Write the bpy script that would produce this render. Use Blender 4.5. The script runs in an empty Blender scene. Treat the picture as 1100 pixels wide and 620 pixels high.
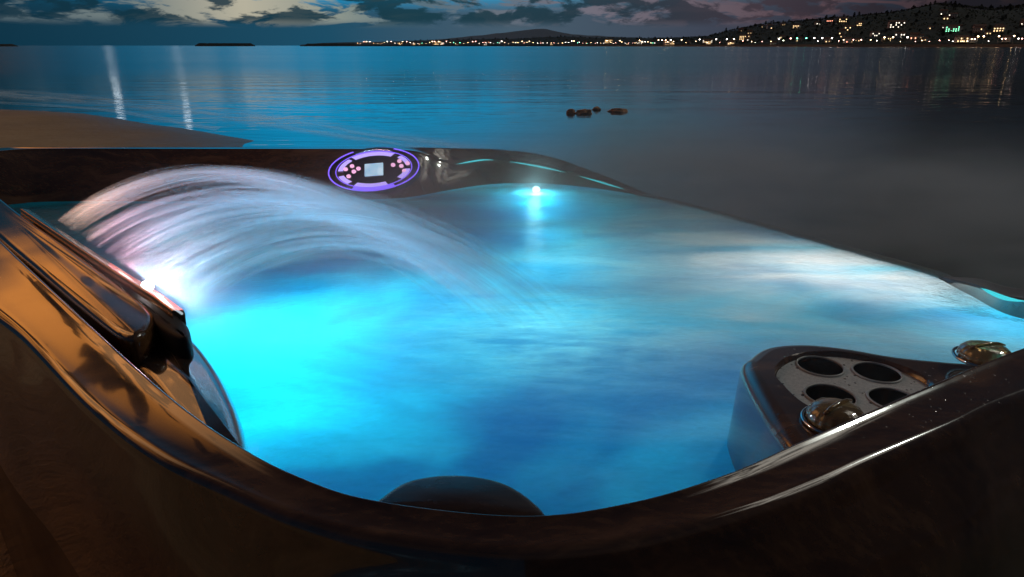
import bpy, bmesh, math, random
from mathutils import Vector, Matrix

random.seed(7)
SC = bpy.context.scene
COL = SC.collection
R = math.radians

# ------------------------------------------------------------------ camera
S = 0.72                                   # metres per modelling unit of the tub
PITCH = R(20.0)
F = 717.0
CAM = Vector((0.0, 0.0, 1.25))
cp, sp = math.cos(PITCH), math.sin(PITCH)

def ray(x, y):
    u, v = (x - 550.0) / F, (310.0 - y) / F
    return Vector((u, cp + v * sp, v * cp - sp))

def at(x, y, h=None, Y=None):
    """point of the tub seen at picture position x, y: h units below the eye, or Y units ahead"""
    d = ray(x, y)
    t = (h / -d.z) if h is not None else (Y / d.y)
    return CAM + d * (t * S)

def wp(x, y, z):
    return CAM + Vector((x, y, z)) * S

def on_z(x, y, z):
    d = ray(x, y)
    return CAM + d * ((z - CAM.z) / d.z)

def far_at(x, y, dist):
    d = ray(x, y)
    return CAM + d * (dist / math.hypot(d.x, d.y))

cam_d = bpy.data.cameras.new('camera')
cam_d.sensor_width = 36.0
cam_d.lens = F / 1100.0 * 36.0
cam_d.clip_start = 0.02
cam_d.clip_end = 60000
cam = bpy.data.objects.new('camera', cam_d)
cam.location = CAM
cam.rotation_euler = (R(90) - PITCH, 0, 0)
COL.objects.link(cam)
SC.camera = cam

# ------------------------------------------------------------------ helpers
def tag(o, label=None, cat=None, group=None, kind=None):
    if label: o['label'] = label
    if cat: o['category'] = cat
    if group: o['group'] = group
    if kind: o['kind'] = kind
    return o

def empty(name, loc, rz=0.0):
    o = bpy.data.objects.new(name, None)
    o.location = loc
    o.rotation_euler = (0, 0, rz)
    o.empty_display_size = 0.1
    COL.objects.link(o)
    return o

def obj(name, bm, mat, parent=None, smooth=True, loc=None, mats=None):
    me = bpy.data.meshes.new(name)
    bmesh.ops.recalc_face_normals(bm, faces=bm.faces[:])
    bm.to_mesh(me)
    bm.free()
    if smooth:
        for p in me.polygons: p.use_smooth = True
    for m in (mats or [mat]): me.materials.append(m)
    o = bpy.data.objects.new(name, me)
    if parent is not None:
        o.parent = parent
        pl = Vector((0, 0, 0))
        q = parent
        while q is not None:
            pl += Vector(q.location); q = q.parent
        # meshes are given in world space; parents here are never rotated at build time
        o.location = -pl if loc is None else loc
    elif loc is not None:
        o.location = loc
    COL.objects.link(o)
    return o

def rebase(o):
    """put a world-space mesh's origin at its own centre (children stay where they are)"""
    return o

def subsurf(o, n=1):
    m = o.modifiers.new('sub', 'SUBSURF'); m.levels = n; m.render_levels = n
    return o

def rings_bm(rings, closed=True, cap0=False, cap1=False, bm=None):
    bm = bm or bmesh.new()
    vs = [[bm.verts.new(p) for p in r] for r in rings]
    n = len(rings[0])
    for a, b in zip(vs, vs[1:]):
        for i in range(n if closed else n - 1):
            j = (i + 1) % n
            bm.faces.new((a[i], a[j], b[j], b[i]))
    if cap0: bm.faces.new(vs[0])
    if cap1: bm.faces.new(vs[-1])
    return bm

def fan(bm, ring, c):
    v = bm.verts.new(c)
    n = len(ring)
    for i in range(n): bm.faces.new((ring[i], ring[(i + 1) % n], v))

def catmull(pts, sub, closed=True):
    n = len(pts); out = []
    m = n if closed else n - 1
    for i in range(m):
        g = lambda k: pts[k % n] if closed else pts[max(0, min(n - 1, k))]
        p0, p1, p2, p3 = g(i - 1), g(i), g(i + 1), g(i + 2)
        for k in range(sub):
            t = k / sub
            out.append([0.5 * (2 * b + (c - a) * t + (2 * a - 5 * b + 4 * c - d) * t * t + (3 * b - a - 3 * c + d) * t ** 3)
                        for a, b, c, d in zip(p0, p1, p2, p3)])
    if not closed: out.append(list(pts[-1]))
    return out

def box(bm, c, s, rot=0.0, tilt=None):
    M = Matrix.Translation(c) @ Matrix.Rotation(rot, 4, 'Z')
    if tilt is not None: M = M @ tilt
    r = bmesh.ops.create_cube(bm, size=1.0, matrix=M @ Matrix.Diagonal((s[0], s[1], s[2], 1)))
    return r['verts']

def tube(bm, pts, rad, sides=8, caps=True):
    """round bar along pts; rad is a number or a list"""
    prev = None; rings = []
    for i, p in enumerate(pts):
        a = pts[max(0, i - 1)]; b = pts[min(len(pts) - 1, i + 1)]
        d = (Vector(b) - Vector(a)).normalized()
        s = d.cross(Vector((0, 0, 1)))
        if s.length < 1e-3: s = d.cross(Vector((0, 1, 0)))
        s.normalize(); u = s.cross(d)
        r = rad[i] if isinstance(rad, (list, tuple)) else rad
        rings.append([Vector(p) + s * (r * math.cos(2 * math.pi * k / sides)) + u * (r * math.sin(2 * math.pi * k / sides)) for k in range(sides)])
    rings_bm(rings, True, caps, caps, bm)

# ------------------------------------------------------------------ material helpers
class G:
    def __init__(self, mat):
        self.t = mat.node_tree; self.n = self.t.nodes; self.l = self.t.links
    def new(self, kind, **kw):
        n = self.n.new(kind)
        for k, v in kw.items(): setattr(n, k, v)
        return n
    def put(self, sock, v):
        if v is None: return
        if isinstance(v, bpy.types.NodeSocket): self.l.new(v, sock)
        elif isinstance(v, (tuple, list)):
            sock.default_value = (*v, 1.0) if len(v) == 3 and len(sock.default_value) == 4 else v
        else: sock.default_value = v
    def m(self, op, a, b=None, c=None, clamp=False):
        n = self.new('ShaderNodeMath', operation=op, use_clamp=clamp)
        for s, v in zip(n.inputs, (a, b, c)): self.put(s, v)
        return n.outputs[0]
    def mix(self, f, a, b, blend='MIX'):
        n = self.new('ShaderNodeMix', data_type='RGBA', blend_type=blend)
        n.clamp_factor = True
        self.put(n.inputs[0], f); self.put(n.inputs[6], a); self.put(n.inputs[7], b)
        return n.outputs[2]
    def step(self, v, lo, hi, smooth=True):
        n = self.new('ShaderNodeMapRange', interpolation_type='SMOOTHSTEP' if smooth else 'LINEAR')
        self.put(n.inputs[0], v); self.put(n.inputs[1], lo); self.put(n.inputs[2], hi)
        return n.outputs[0]
    def noise(self, vec, scale, detail=3.0, rough=0.5, dist=0.0):
        n = self.new('ShaderNodeTexNoise')
        self.put(n.inputs['Vector'], vec); self.put(n.inputs['Scale'], scale)
        n.inputs['Detail'].default_value = detail; n.inputs['Roughness'].default_value = rough
        n.inputs['Distortion'].default_value = dist
        return n.outputs[0]
    def mapping(self, vec, loc=(0, 0, 0), rot=(0, 0, 0), scale=(1, 1, 1)):
        n = self.new('ShaderNodeMapping')
        self.put(n.inputs[0], vec); n.inputs[1].default_value = loc; n.inputs[2].default_value = rot; n.inputs[3].default_value = scale
        return n.outputs[0]
    def pos(self):
        return self.new('ShaderNodeNewGeometry').outputs['Position']
    def xyz(self, v):
        n = self.new('ShaderNodeSeparateXYZ'); self.put(n.inputs[0], v); return n.outputs
    def comb(self, x, y, z):
        n = self.new('ShaderNodeCombineXYZ')
        for s, v in zip(n.inputs, (x, y, z)): self.put(s, v)
        return n.outputs[0]
    def bump(self, h, strength=0.2, dist=0.01):
        n = self.new('ShaderNodeBump')
        self.put(n.inputs['Height'], h); n.inputs['Strength'].default_value = strength; n.inputs['Distance'].default_value = dist
        return n.outputs[0]
    def ramp(self, f, stops):
        n = self.new('ShaderNodeValToRGB'); e = n.color_ramp.elements
        while len(e) < len(stops): e.new(0.5)
        for x, (p, c) in zip(e, stops): x.position = p; x.color = (*c, 1)
        self.put(n.inputs[0], f)
        return n.outputs[0]

def material(name):
    m = bpy.data.materials.new(name); m.use_nodes = True
    g = G(m)
    for n in list(g.n):
        if n.type == 'BSDF_PRINCIPLED': b = n
        if n.type == 'OUTPUT_MATERIAL': out = n
    g.b = b; g.out = out
    return m, g

def simple(name, col, rough=0.5, metal=0.0, emit=None, strength=0.0, coat=0.0, vary=0.15, scale=20.0):
    m, g = material(name)
    n = g.noise(g.pos(), scale, 4.0)
    dark = tuple(c * (1 - vary) for c in col); light = tuple(min(1, c * (1 + vary)) for c in col)
    g.put(g.b.inputs['Base Color'], g.ramp(n, [(0.3, dark), (0.7, light)]))
    g.b.inputs['Roughness'].default_value = rough
    g.b.inputs['Metallic'].default_value = metal
    g.b.inputs['Coat Weight'].default_value = coat
    if emit:
        g.b.inputs['Emission Color'].default_value = (*emit, 1)
        g.b.inputs['Emission Strength'].default_value = strength
    return m

M = {}

def acrylic(name, dark, mid, light, rough=0.07, spec=0.5):
    """glossy tub acrylic with a flowing brown marble grain"""
    m, g = material(name)
    p = g.pos()
    w = g.noise(p, 2.2, 4.0, 0.55)
    warp = g.new('ShaderNodeVectorMath', operation='MULTIPLY_ADD')
    nz = g.new('ShaderNodeTexNoise'); nz.inputs['Scale'].default_value = 2.6; nz.inputs['Detail'].default_value = 3
    g.l.new(p, nz.inputs['Vector']); g.l.new(nz.outputs['Color'], warp.inputs[0])
    warp.inputs[1].default_value = (0.35, 0.35, 0.35); g.l.new(p, warp.inputs[2])
    s = g.mapping(warp.outputs[0], rot=(0.2, 0.1, 0.6), scale=(5, 26, 9))
    grain = g.noise(s, 1.0, 6.0, 0.62)
    c = g.ramp(grain, [(0.30, dark), (0.52, mid), (0.72, light)])
    fine = g.noise(g.mapping(p, rot=(0, 0, 0.6), scale=(60, 190, 60)), 1.0, 3.0)
    c = g.mix(g.m('MULTIPLY', g.step(fine, 0.45, 0.8), 0.35), c, light)
    g.put(g.b.inputs['Base Color'], c)
    r = g.noise(p, 9.0, 4.0, 0.6)
    g.put(g.b.inputs['Roughness'], g.m('MULTIPLY_ADD', g.step(r, 0.35, 0.8), 0.08, rough))
    g.b.inputs['Specular IOR Level'].default_value = spec
    g.b.inputs['Coat Weight'].default_value = 1.0
    g.b.inputs['Coat Roughness'].default_value = 0.025
    g.b.inputs['Coat IOR'].default_value = 1.6
    wav = g.noise(p, 4.0, 1.5, 0.4)
    g.put(g.b.inputs['Normal'], g.bump(wav, 0.10, 0.02))
    vd = g.new('ShaderNodeTexVoronoi'); vd.inputs['Scale'].default_value = 140; g.l.new(p, vd.inputs['Vector'])
    dsel = g.step(g.xyz(vd.outputs['Color'])[0], 0.70, 0.74)
    dv = g.new('ShaderNodeVectorMath', operation='DISTANCE'); g.put(dv.inputs[0], p); dv.inputs[1].default_value = tuple(at(930, 380, h=0.5))
    dsel = g.m('MULTIPLY', g.m('MULTIPLY', dsel, g.step(g.noise(p, 4.5, 2.0), 0.40, 0.60)), g.step(dv.outputs['Value'], 0.33, 0.12))
    dh = g.m('MULTIPLY', g.step(vd.outputs['Distance'], 0.30, 0.05), dsel)
    cb = g.new('ShaderNodeBump'); g.put(cb.inputs['Height'], dh); cb.inputs['Strength'].default_value = 0.5; cb.inputs['Distance'].default_value = 0.0015
    g.put(cb.inputs['Normal'], g.bump(wav, 0.10, 0.02))
    g.put(g.b.inputs['Coat Normal'], cb.outputs[0])
    return m

M['shell'] = acrylic('brown marbled acrylic', (0.030, 0.012, 0.005), (0.085, 0.037, 0.015), (0.20, 0.095, 0.042))
M['skirt'] = acrylic('dark brown acrylic skirt', (0.006, 0.0026, 0.0013), (0.018, 0.008, 0.004), (0.045, 0.021, 0.010), 0.2, 0.3)
M['skirt'].node_tree.nodes['Principled BSDF'].inputs['Coat Weight'].default_value = 0.35
M['skirt'].node_tree.nodes['Principled BSDF'].inputs['Coat Roughness'].default_value = 0.12
M['pod'] = acrylic('smoky brown acrylic', (0.02, 0.012, 0.010), (0.05, 0.032, 0.028), (0.10, 0.07, 0.06), 0.12)
M['pillow'] = acrylic('near black brown headrest', (0.020, 0.009, 0.005), (0.045, 0.021, 0.011), (0.08, 0.04, 0.022), 0.25)
b_ = [n for n in M['pillow'].node_tree.nodes if n.type == 'BSDF_PRINCIPLED'][0]
b_.inputs['Coat Weight'].default_value = 0.12; b_.inputs['Coat Roughness'].default_value = 0.2; b_.inputs['Specular IOR Level'].default_value = 0.2
M['trim'] = simple('bronze trim', (0.45, 0.25, 0.10), 0.22, 0.9)
M['chrome'] = simple('polished chrome', (0.6, 0.6, 0.62), 0.08, 1.0, vary=0.03)
M['lip'] = simple('worn grey lip', (0.5, 0.49, 0.47), 0.3)
M['black'] = simple('black plastic', (0.010, 0.010, 0.012), 0.25, vary=0.1)
M['amber'] = simple('smoked amber knob acrylic', (0.85, 0.55, 0.22), 0.05, 0.0, coat=1.0)
M['amber'].node_tree.nodes['Principled BSDF'].inputs['Transmission Weight'].default_value = 0.75

# grey speckled tray
m, g = material('speckled grey tray'); p = g.pos()
v = g.new('ShaderNodeTexVoronoi'); v.inputs['Scale'].default_value = 150; g.l.new(p, v.inputs['Vector'])
drop = g.step(v.outputs['Distance'], 0.30, 0.16)
sel = g.step(g.noise(p, 60, 2), 0.50, 0.62)
drop = g.m('MULTIPLY', drop, sel)
base = g.ramp(g.noise(p, 260, 3, 0.7), [(0.3, (0.50, 0.50, 0.49)), (0.7, (0.74, 0.73, 0.71))])
g.put(g.b.inputs['Base Color'], g.mix(drop, base, (0.05, 0.05, 0.048)))
g.put(g.b.inputs['Roughness'], g.m('MULTIPLY_ADD', drop, -0.3, 0.42))
g.put(g.b.inputs['Normal'], g.bump(drop, 0.6, 0.003))
M['tray'] = m

def glow(name, col, strength):
    m, g = material(name)
    g.n.remove(g.b)
    e = g.new('ShaderNodeEmission'); e.inputs[0].default_value = (*col, 1); e.inputs[1].default_value = strength
    g.l.new(e.outputs[0], g.out.inputs[0])
    return m

M['led_white'] = glow('white waterfall led', (1.0, 0.90, 0.92), 14)
M['glint_cyan'] = glow('cyan reflected glint', (0.06, 0.75, 0.85), 1.1)
M['jet_lamp'] = glow('cyan white underwater lamp', (0.55, 1.0, 1.0), 7)
M['ring_violet'] = glow('violet glow ring', (0.22, 0.12, 1.0), 1.5)
M['ring_white'] = glow('lavender white glow', (0.50, 0.38, 1.0), 1.25)
M['button'] = glow('pink lit button', (1.0, 0.50, 0.80), 1.1)

# ------------------------------------------------------------------ hot tub loops
HW, HR = 0.66, 0.46
WZ = CAM.z - HW * S                         # water level of the tub
CEN = wp(-0.35, 1.95, -HW)

def inward(p, d):
    v = Vector((CEN.x - p.x, CEN.y - p.y, 0)); v.normalize()
    return p + v * (d * S)

T = []                                      # (outer top edge, inner lip, waterline, weir flag)
def add(O, L, W=None, f=0.0):
    if W is None:
        W = inward(L, 0.035); W = Vector((W.x, W.y, WZ))
    else: W = Vector((W.x, W.y, WZ))
    T.append([*O, *L, *W, f])

def pr(L, O): add(at(*O, h=HR + 0.006), at(*L, h=HR))
pr((560, 553), (560, 590)); pr((400, 536), (410, 576)); pr((320, 510), (310, 553)); pr((262, 480), (236, 523))
pr((200, 437), (160, 487)); pr((140, 385), (90, 433)); pr((60, 312), (20, 360)); pr((0, 255), (-45, 300))
def pw(L, O, W=None, f=0.0): add(wp(*O), wp(*L), wp(*W) if W else None, f)
pw((-1.85, 2.19, -HR), (-1.93, 2.11, -HR - .006))
pw((-2.30, 2.66, -HR), (-2.39, 2.58, -HR - .006))
pw((-2.50, 2.93, -HR), (-2.62, 2.90, -HR - .004), (-2.35, 2.78, -HW))
pw((-2.38, 3.10, -HR), (-2.48, 3.22, -HR), (-2.20, 2.90, -HW))
add(at(40, 158, Y=3.25), at(42, 160.3, Y=3.20), at(60, 217, h=HW))
add(at(180, 158, Y=3.25), at(182, 160.3, Y=3.20), at(195, 217, h=HW))
add(at(310, 158, Y=3.25), at(312, 160.3, Y=3.20), at(320, 217, h=HW))
add(at(410, 158, Y=3.27), at(415, 161, Y=3.20), at(415, 214, h=HW))
add(at(455, 157.6, Y=3.33), at(450, 164, Y=3.24), at(448, 211, h=HW))
add(at(490, 157.8, Y=3.42), at(482, 174, Y=3.33), at(478, 205.5, h=HW))
add(at(535, 159.5, Y=3.50), at(525, 169, Y=3.44), at(525, 198.5, h=HW))
add(at(585, 165.5, Y=3.48), at(578, 177, Y=3.42), at(578, 197, h=HW))
add(at(635, 182, Y=3.35), at(628, 190, Y=3.30), at(628, 201, h=HW))
add(at(678, 200, Y=3.18), at(670, 203, Y=3.17), at(666, 206.5, h=HW))
add(at(703, 210, h=.658), at(697, 211, h=.658), at(692, 212, h=HW), 0.8)
add(at(752, 223.5, h=.664), at(748, 224.2, h=.664), at(742, 225, h=HW), 1)
add(at(852, 251, h=.664), at(848, 251.6, h=.664), at(842, 252.5, h=HW), 1)
add(at(952, 278.5, h=.664), at(948, 279.3, h=.664), at(940, 280.5, h=HW), 1)
add(at(1012, 295, h=.662), at(1006, 296.5, h=.662), at(1000, 298, h=HW), 1)
add(at(1052, 298.5, h=.625), at(1048, 307, h=.62), at(1042, 316, h=HW))
add(at(1110, 310, h=.60), at(1104, 322, h=.60), at(1092, 340, h=HW))
pw((1.55, 1.50, -.54), (1.64, 1.50, -.545), (1.46, 1.50, -HW))
pw((1.50, 1.33, -.49), (1.60, 1.27, -.495), (1.40, 1.38, -HW))
pw((1.30, 1.23, -HR), (1.37, 1.13, -HR - .006))
pr((1100, 372), (1112, 418)); pr((1000, 412), (1022, 457)); pr((900, 455), (935, 494)); pr((850, 477), (880, 519))
pr((780, 508), (800, 548)); pr((680, 538), (685, 578))

LOOP = catmull(T, 9)
LO = [Vector(r[0:3]) for r in LOOP]; LL = [Vector(r[3:6]) for r in LOOP]; LW = [Vector(r[6:9]) for r in LOOP]
LF = [max(0.0, min(1.0, r[9])) for r in LOOP]
N = len(LOOP)
def outdir(i):
    d = LO[(i + 2) % N] - LO[(i - 2) % N]
    v = Vector((d.y, -d.x, 0)).normalized()
    if v.dot(Vector((LO[i].x - CEN.x, LO[i].y - CEN.y, 0))) < 0: v = -v
    return v
OUT = [outdir(i) for i in range(N)]
# the outer side falls steeply on the left and vanishes along the overflow edge
FL = []
for i in range(N):
    q_ = max(0.0, min(1.0, (LO[i].x + 0.36) / 0.40)); q_ = q_ * q_ * (3 - 2 * q_)
    FL.append((0.22 + 0.78 * q_) * (1 - 0.93 * min(1, 1.3 * max(LF[i], LF[(i + 3) % N], LF[i - 3]))))

TUB = empty('hot_tub', (CEN.x, CEN.y, 0.02))
tag(TUB, 'large brown marbled hot tub glowing turquoise, standing at the edge of the beach', 'hot tub')

FLOOR = WZ - 0.55
def shell_rings():
    rr = [[] for _ in range(19)]
    for i in range(N):
        O, L, W, o = LO[i], LL[i], LW[i], OUT[i] * FL[i]
        wd = (O - L).length
        k = min(1.0, wd / 0.05)
        Z = Vector((0, 0, 1))
        ps = [O + o * 0.094 - Z * 0.300, O + o * 0.076 - Z * 0.16, O + o * 0.058 - Z * 0.095, O + o * 0.036 - Z * 0.058, O + o * 0.016 - Z * 0.030, O + o * 0.008 - Z * 0.014, O + o * 0.004 - Z * 0.006 * k, O.lerp(L, 0.08) + Z * 0.0006 * k,
              O.lerp(L, 0.22) - Z * 0.0012 * k, O.lerp(L, 0.55) - Z * 0.0016 * k, O.lerp(L, 0.84) - Z * 0.0010 * k, O.lerp(L, 0.94) + Z * 0.0032 * k,
              L - Z * 0.005 * k, L.lerp(W, 0.10), L.lerp(W, 0.5), W - Z * 0.004]
        inn = Vector((CEN.x - W.x, CEN.y - W.y, 0)).normalized()
        ps += [W + inn * 0.02 - Z * 0.12, Vector((W.x, W.y, FLOOR + 0.06)) + inn * 0.10, Vector((W.x, W.y, FLOOR)) + inn * 0.2]
        for q_, r_ in zip(ps, rr): r_.append(q_)
    return rr
bm = rings_bm(shell_rings())
bm.verts.ensure_lookup_table()
fan(bm, bm.verts[-N:], (CEN.x, CEN.y, FLOOR))
shell = subsurf(obj('shell', bm, M['shell'], TUB), 2)

SKP = [(-0.295, 0.089), (-0.31, 0.089), (-0.32, 0.090), (-0.50, 0.10)]
rr = [[Vector((LO[i].x, LO[i].y, LO[i].z + dz)) + OUT[i] * (d * FL[i]) for i in range(N)] for dz, d in SKP]
rr.append([Vector((LO[i].x, LO[i].y, 0.02)) + OUT[i] * 0.13 * FL[i] for i in range(N)])
skirt = obj('skirt', rings_bm(rr), M['skirt'], TUB)
subsurf(skirt, 1)

# ------------------------------------------------------------------ tub water
m, g = material('aerated tub water')
g.n.remove(g.b)
p = g.pos()
P3 = g.xyz(p)
flow = g.mapping(p, rot=(0, 0, R(-22)), scale=(1.4, 4.5, 1))
silk = g.noise(flow, 1.5, 5.0, 0.55, 0.6)
fine = g.noise(g.mapping(p, rot=(0, 0, R(-18)), scale=(14, 46, 1)), 1.0, 4.0, 0.6, 0.4)
# froth drifts in bands towards the overflow edge
wx = at(890, 288, h=HW); 
dx = g.m('SUBTRACT', P3[0], wx.x); dy = g.m('SUBTRACT', P3[1], wx.y)
rad = g.m('SQRT', g.m('ADD', g.m('MULTIPLY', dx, dx), g.m('MULTIPLY', dy, dy)))
near_weir = g.step(rad, 1.2, 0.10)
froth = g.m('MULTIPLY', near_weir, g.step(silk, 0.20, 0.70))
froth = g.m('ADD', froth, g.m('MULTIPLY', g.m('MULTIPLY', g.step(silk, 0.46, 0.78), 0.22), g.step(rad, 1.5, 0.6)), clamp=True)
lx = at(575, 350, h=HW)
ddx = g.m('SUBTRACT', P3[0], lx.x); ddy = g.m('SUBTRACT', P3[1], lx.y)
land = g.step(g.m('SQRT', g.m('ADD', g.m('MULTIPLY', ddx, ddx), g.m('MULTIPLY', ddy, ddy))), 0.34, 0.02)
froth = g.m('ADD', froth, g.m('MULTIPLY', g.m('MULTIPLY', land, g.step(fine, 0.25, 0.75)), 0.55), clamp=True)
froth = g.m('MULTIPLY', froth, g.m('MULTIPLY_ADD', fine, 0.7, 0.62), clamp=True)
drift = g.step(g.noise(g.mapping(p, loc=(3, 1, 0), rot=(0, 0, R(-30)), scale=(1.0, 1.5, 1)), 1.7, 3.5, 0.55, 1.0), 0.34, 0.66)
col = g.mix(froth, g.mix(drift, (0.01, 0.24, 0.52), (0.07, 0.68, 0.92)), (0.86, 0.92, 0.95))
grain = g.noise(g.mapping(p, rot=(0, 0, R(-12)), scale=(55, 120, 1)), 1.0, 3.0, 0.7)
col = g.mix(1.0, col, g.ramp(grain, [(0.30, (0.88, 0.88, 0.88)), (0.70, (1.0, 1.0, 1.0))]), 'MULTIPLY')
tr = g.new('ShaderNodeBsdfTranslucent'); g.put(tr.inputs[0], col)
df = g.new('ShaderNodeBsdfDiffuse'); g.put(df.inputs[0], col)
body = g.new('ShaderNodeMixShader'); body.inputs[0].default_value = 0.13
g.l.new(tr.outputs[0], body.inputs[1]); g.l.new(df.outputs[0], body.inputs[2])
tp = g.new('ShaderNodeBsdfTransparent'); tp.inputs[0].default_value = (0.55, 0.92, 0.98, 1)
mx = g.new('ShaderNodeMixShader'); g.put(mx.inputs[0], g.m('MULTIPLY_ADD', froth, 0.0, 1.0))
g.l.new(tp.outputs[0], mx.inputs[1]); g.l.new(body.outputs[0], mx.inputs[2])
rip = g.m('ADD', g.noise(p, 22, 4.0, 0.65, 0.8), g.m('MULTIPLY', g.noise(p, 120, 3.0), 0.35))
nrm = g.bump(rip, 0.26, 0.02)
gl = g.new('ShaderNodeBsdfGlossy'); gl.inputs['Roughness'].default_value = 0.12; g.put(gl.inputs['Normal'], nrm)
fr = g.new('ShaderNodeFresnel'); fr.inputs[0].default_value = 1.33; g.put(fr.inputs['Normal'], nrm)
mx2 = g.new('ShaderNodeMixShader'); g.put(mx2.inputs[0], g.m('MULTIPLY', fr.outputs[0], 0.8))
g.l.new(mx.outputs[0], mx2.inputs[1]); g.l.new(gl.outputs[0], mx2.inputs[2])
g.l.new(mx2.outputs[0], g.out.inputs[0])
M['tub_water'] = m

edge, spill, spill2 = [], [], []
for i in range(N):
    f = LF[i]; o = OUT[i]
    e = LW[i].lerp(Vector((LO[i].x, LO[i].y, WZ)), f) + o * (0.006 + 0.006 * f)
    e.z = WZ
    edge.append(e)
    spill.append(e + o * 0.012 * f - Vector((0, 0, 0.012)))
    spill2.append(e + o * 0.016 * f - Vector((0, 0, 0.03 + 0.09 * f)))
rings = [spill2, spill, edge] + [[e.lerp(Vector((CEN.x, CEN.y, WZ)), k) for e in edge] for k in (0.1, 0.3, 0.6)]
bm = rings_bm(rings); bm.verts.ensure_lookup_table()
fan(bm, bm.verts[-N:], (CEN.x, CEN.y, WZ))
tub_water = obj('tub_water', bm, M['tub_water'])
tag(tub_water, 'glowing turquoise bubbling water filling the brown hot tub', 'water')

# ------------------------------------------------------------------ raised pods of the shell
def inset(ring, d):
    n = len(ring); out = []
    area = sum(ring[i].x * ring[(i + 1) % n].y - ring[(i + 1) % n].x * ring[i].y for i in range(n))
    sg = 1 if area > 0 else -1
    for i in range(n):
        t = ring[(i + 1) % n] - ring[i - 1]
        v = Vector((-t.y, t.x, 0)).normalized() * sg
        out.append(ring[i] + v * d)
    return out

def pod_rings(outline, r, zbot, flare=0.0, steps=5):
    """side rings from the bottom up to the rounded top edge; outline is the top edge in world space"""
    rings = []
    low = inset(outline, -flare)
    rings.append([Vector((q.x, q.y, zbot)) for q in low])
    mid = inset(outline, -flare * 0.35)
    rings.append([Vector((q.x, q.y, (q.z - r) * 0.5 + zbot * 0.5)) for q in mid])
    for k in range(steps + 1):
        a = math.pi / 2 * k / steps
        ins = inset(outline, r * (1 - math.cos(a)))
        rings.append([Vector((q.x, q.y, q.z - r + r * math.sin(a))) for q in ins])
    return rings

def smooth_loop(pts, sub=8):
    return [Vector(q) for q in catmull([tuple(p) for p in pts], sub)]

def pod(name, mat, pts, r, zbot, flare=0.0, dome=0.0, parent=TUB, sub=8, sharp=False):
    ol = [Vector(p) for p in pts] if sharp else smooth_loop(pts, sub)
    rings = pod_rings(ol, r, zbot, flare)
    c = sum((Vector(q) for q in rings[-1]), Vector()) / len(ol)
    for k in (0.35, 0.7):
        rings.append([q.lerp(c, k) + Vector((0, 0, dome * (1 - (1 - k) ** 2))) for q in rings[7 if len(rings) < 9 else 7]])
    bm = rings_bm(rings); bm.verts.ensure_lookup_table()
    fan(bm, bm.verts[-len(ol):], c + Vector((0, 0, dome)))
    return obj(name, bm, mat, parent)

# cup holder pod
HP = 0.500
cup_out = [at(x, y, h=HP) for x, y in [(797, 392), (803, 380), (822, 369), (860, 366), (905, 370), (960, 379), (1010, 384), (1042, 387),
                                      (1075, 396), (1060, 412), (1010, 432), (960, 455), (915, 478), (872, 497), (850, 480), (822, 440)]]
ol = smooth_loop(cup_out, 8)
rings = pod_rings(ol, 0.018, WZ - 0.2, 0.02)
plate_px = [(832, 400), (838, 388), (860, 379), (900, 377), (945, 385), (980, 397), (1002, 411), (1000, 424), (975, 438), (935, 450), (895, 447), (862, 432), (842, 414)]
HT = HP + 0.012
pl = smooth_loop([at(x, y, h=HP) for x, y in plate_px], 6)
bm = rings_bm(rings)
bm.verts.ensure_lookup_table()
top = bm.verts[-len(ol):]
pv = [bm.verts.new(q) for q in pl]
pv2 = [bm.verts.new(Vector((q.x, q.y, q.z - 0.012))) for q in inset(pl, 0.003)]
for i in range(len(pl)):
    j = (i + 1) % len(pl); bm.faces.new((pv[i], pv[j], pv2[j], pv2[i]))
e1 = [bm.edges.get((top[i], top[(i + 1) % len(ol)])) for i in range(len(ol))]
e2 = [bm.edges.get((pv[i], pv[(i + 1) % len(pl)])) for i in range(len(pl))]
bmesh.ops.triangle_fill(bm, edges=e1 + e2, use_beauty=True)
cup = obj('cup_holder', bm, M['shell'], TUB)
for q in cup.data.polygons: q.use_smooth = abs(q.normal.z) < 0.98

ztray = CAM.z - HP * S - 0.007
def circ(c, r, n=28, z=None): return [Vector((c.x + r * math.cos(2 * math.pi * k / n), c.y + r * math.sin(2 * math.pi * k / n), c.z if z is None else z)) for k in range(n)]
holes = [at(882, 388.5, h=HP), at(943, 395, h=HP), at(893, 420, h=HP), at(962, 424, h=HP)]
hr_ = [0.0275, 0.0275, 0.0275, 0.0275]
from mathutils.geometry import delaunay_2d_cdt
co, ed = [], []
for lp in [inset(pl, 0.003)] + [circ(c, r, z=ztray) for c, r in zip(holes, hr_)]:
    b0 = len(co); co += [q.to_2d() for q in lp]; ed += [(b0 + i, b0 + (i + 1) % len(lp)) for i in range(len(lp))]
vo, eo, fo, *_ = delaunay_2d_cdt(co, ed, [list(range(len(pl)))], 1, 1e-6)
bm = bmesh.new(); tv = [bm.verts.new((q.x, q.y, ztray)) for q in vo]
for f in fo:
    cc = sum((vo[i] for i in f), Vector((0, 0))) / len(f)
    if all((cc - c.to_2d()).length > r * 0.985 for c, r in zip(holes, hr_)): bm.faces.new([tv[i] for i in f])
tray = obj('tray', bm, M['tray'], cup, smooth=False)
for c, r in zip(holes, hr_):
    zz = ztray
    rg = [circ(c, r, z=zz), circ(c, r - 0.0015, z=zz - 0.003), circ(c, r - 0.003, z=zz - 0.06), circ(c, r - 0.008, z=zz - 0.065)]
    bm = rings_bm(rg, True, False, True)
    obj('cup_well', bm, M['black'], cup)
    bm = bmesh.new(); pts = circ(c, r - 0.0008, 36, zz + 0.0008); tube(bm, pts + pts[:1], 0.0014, 8, False)
    obj('cup_lip', bm, M['lip'], cup)

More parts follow.
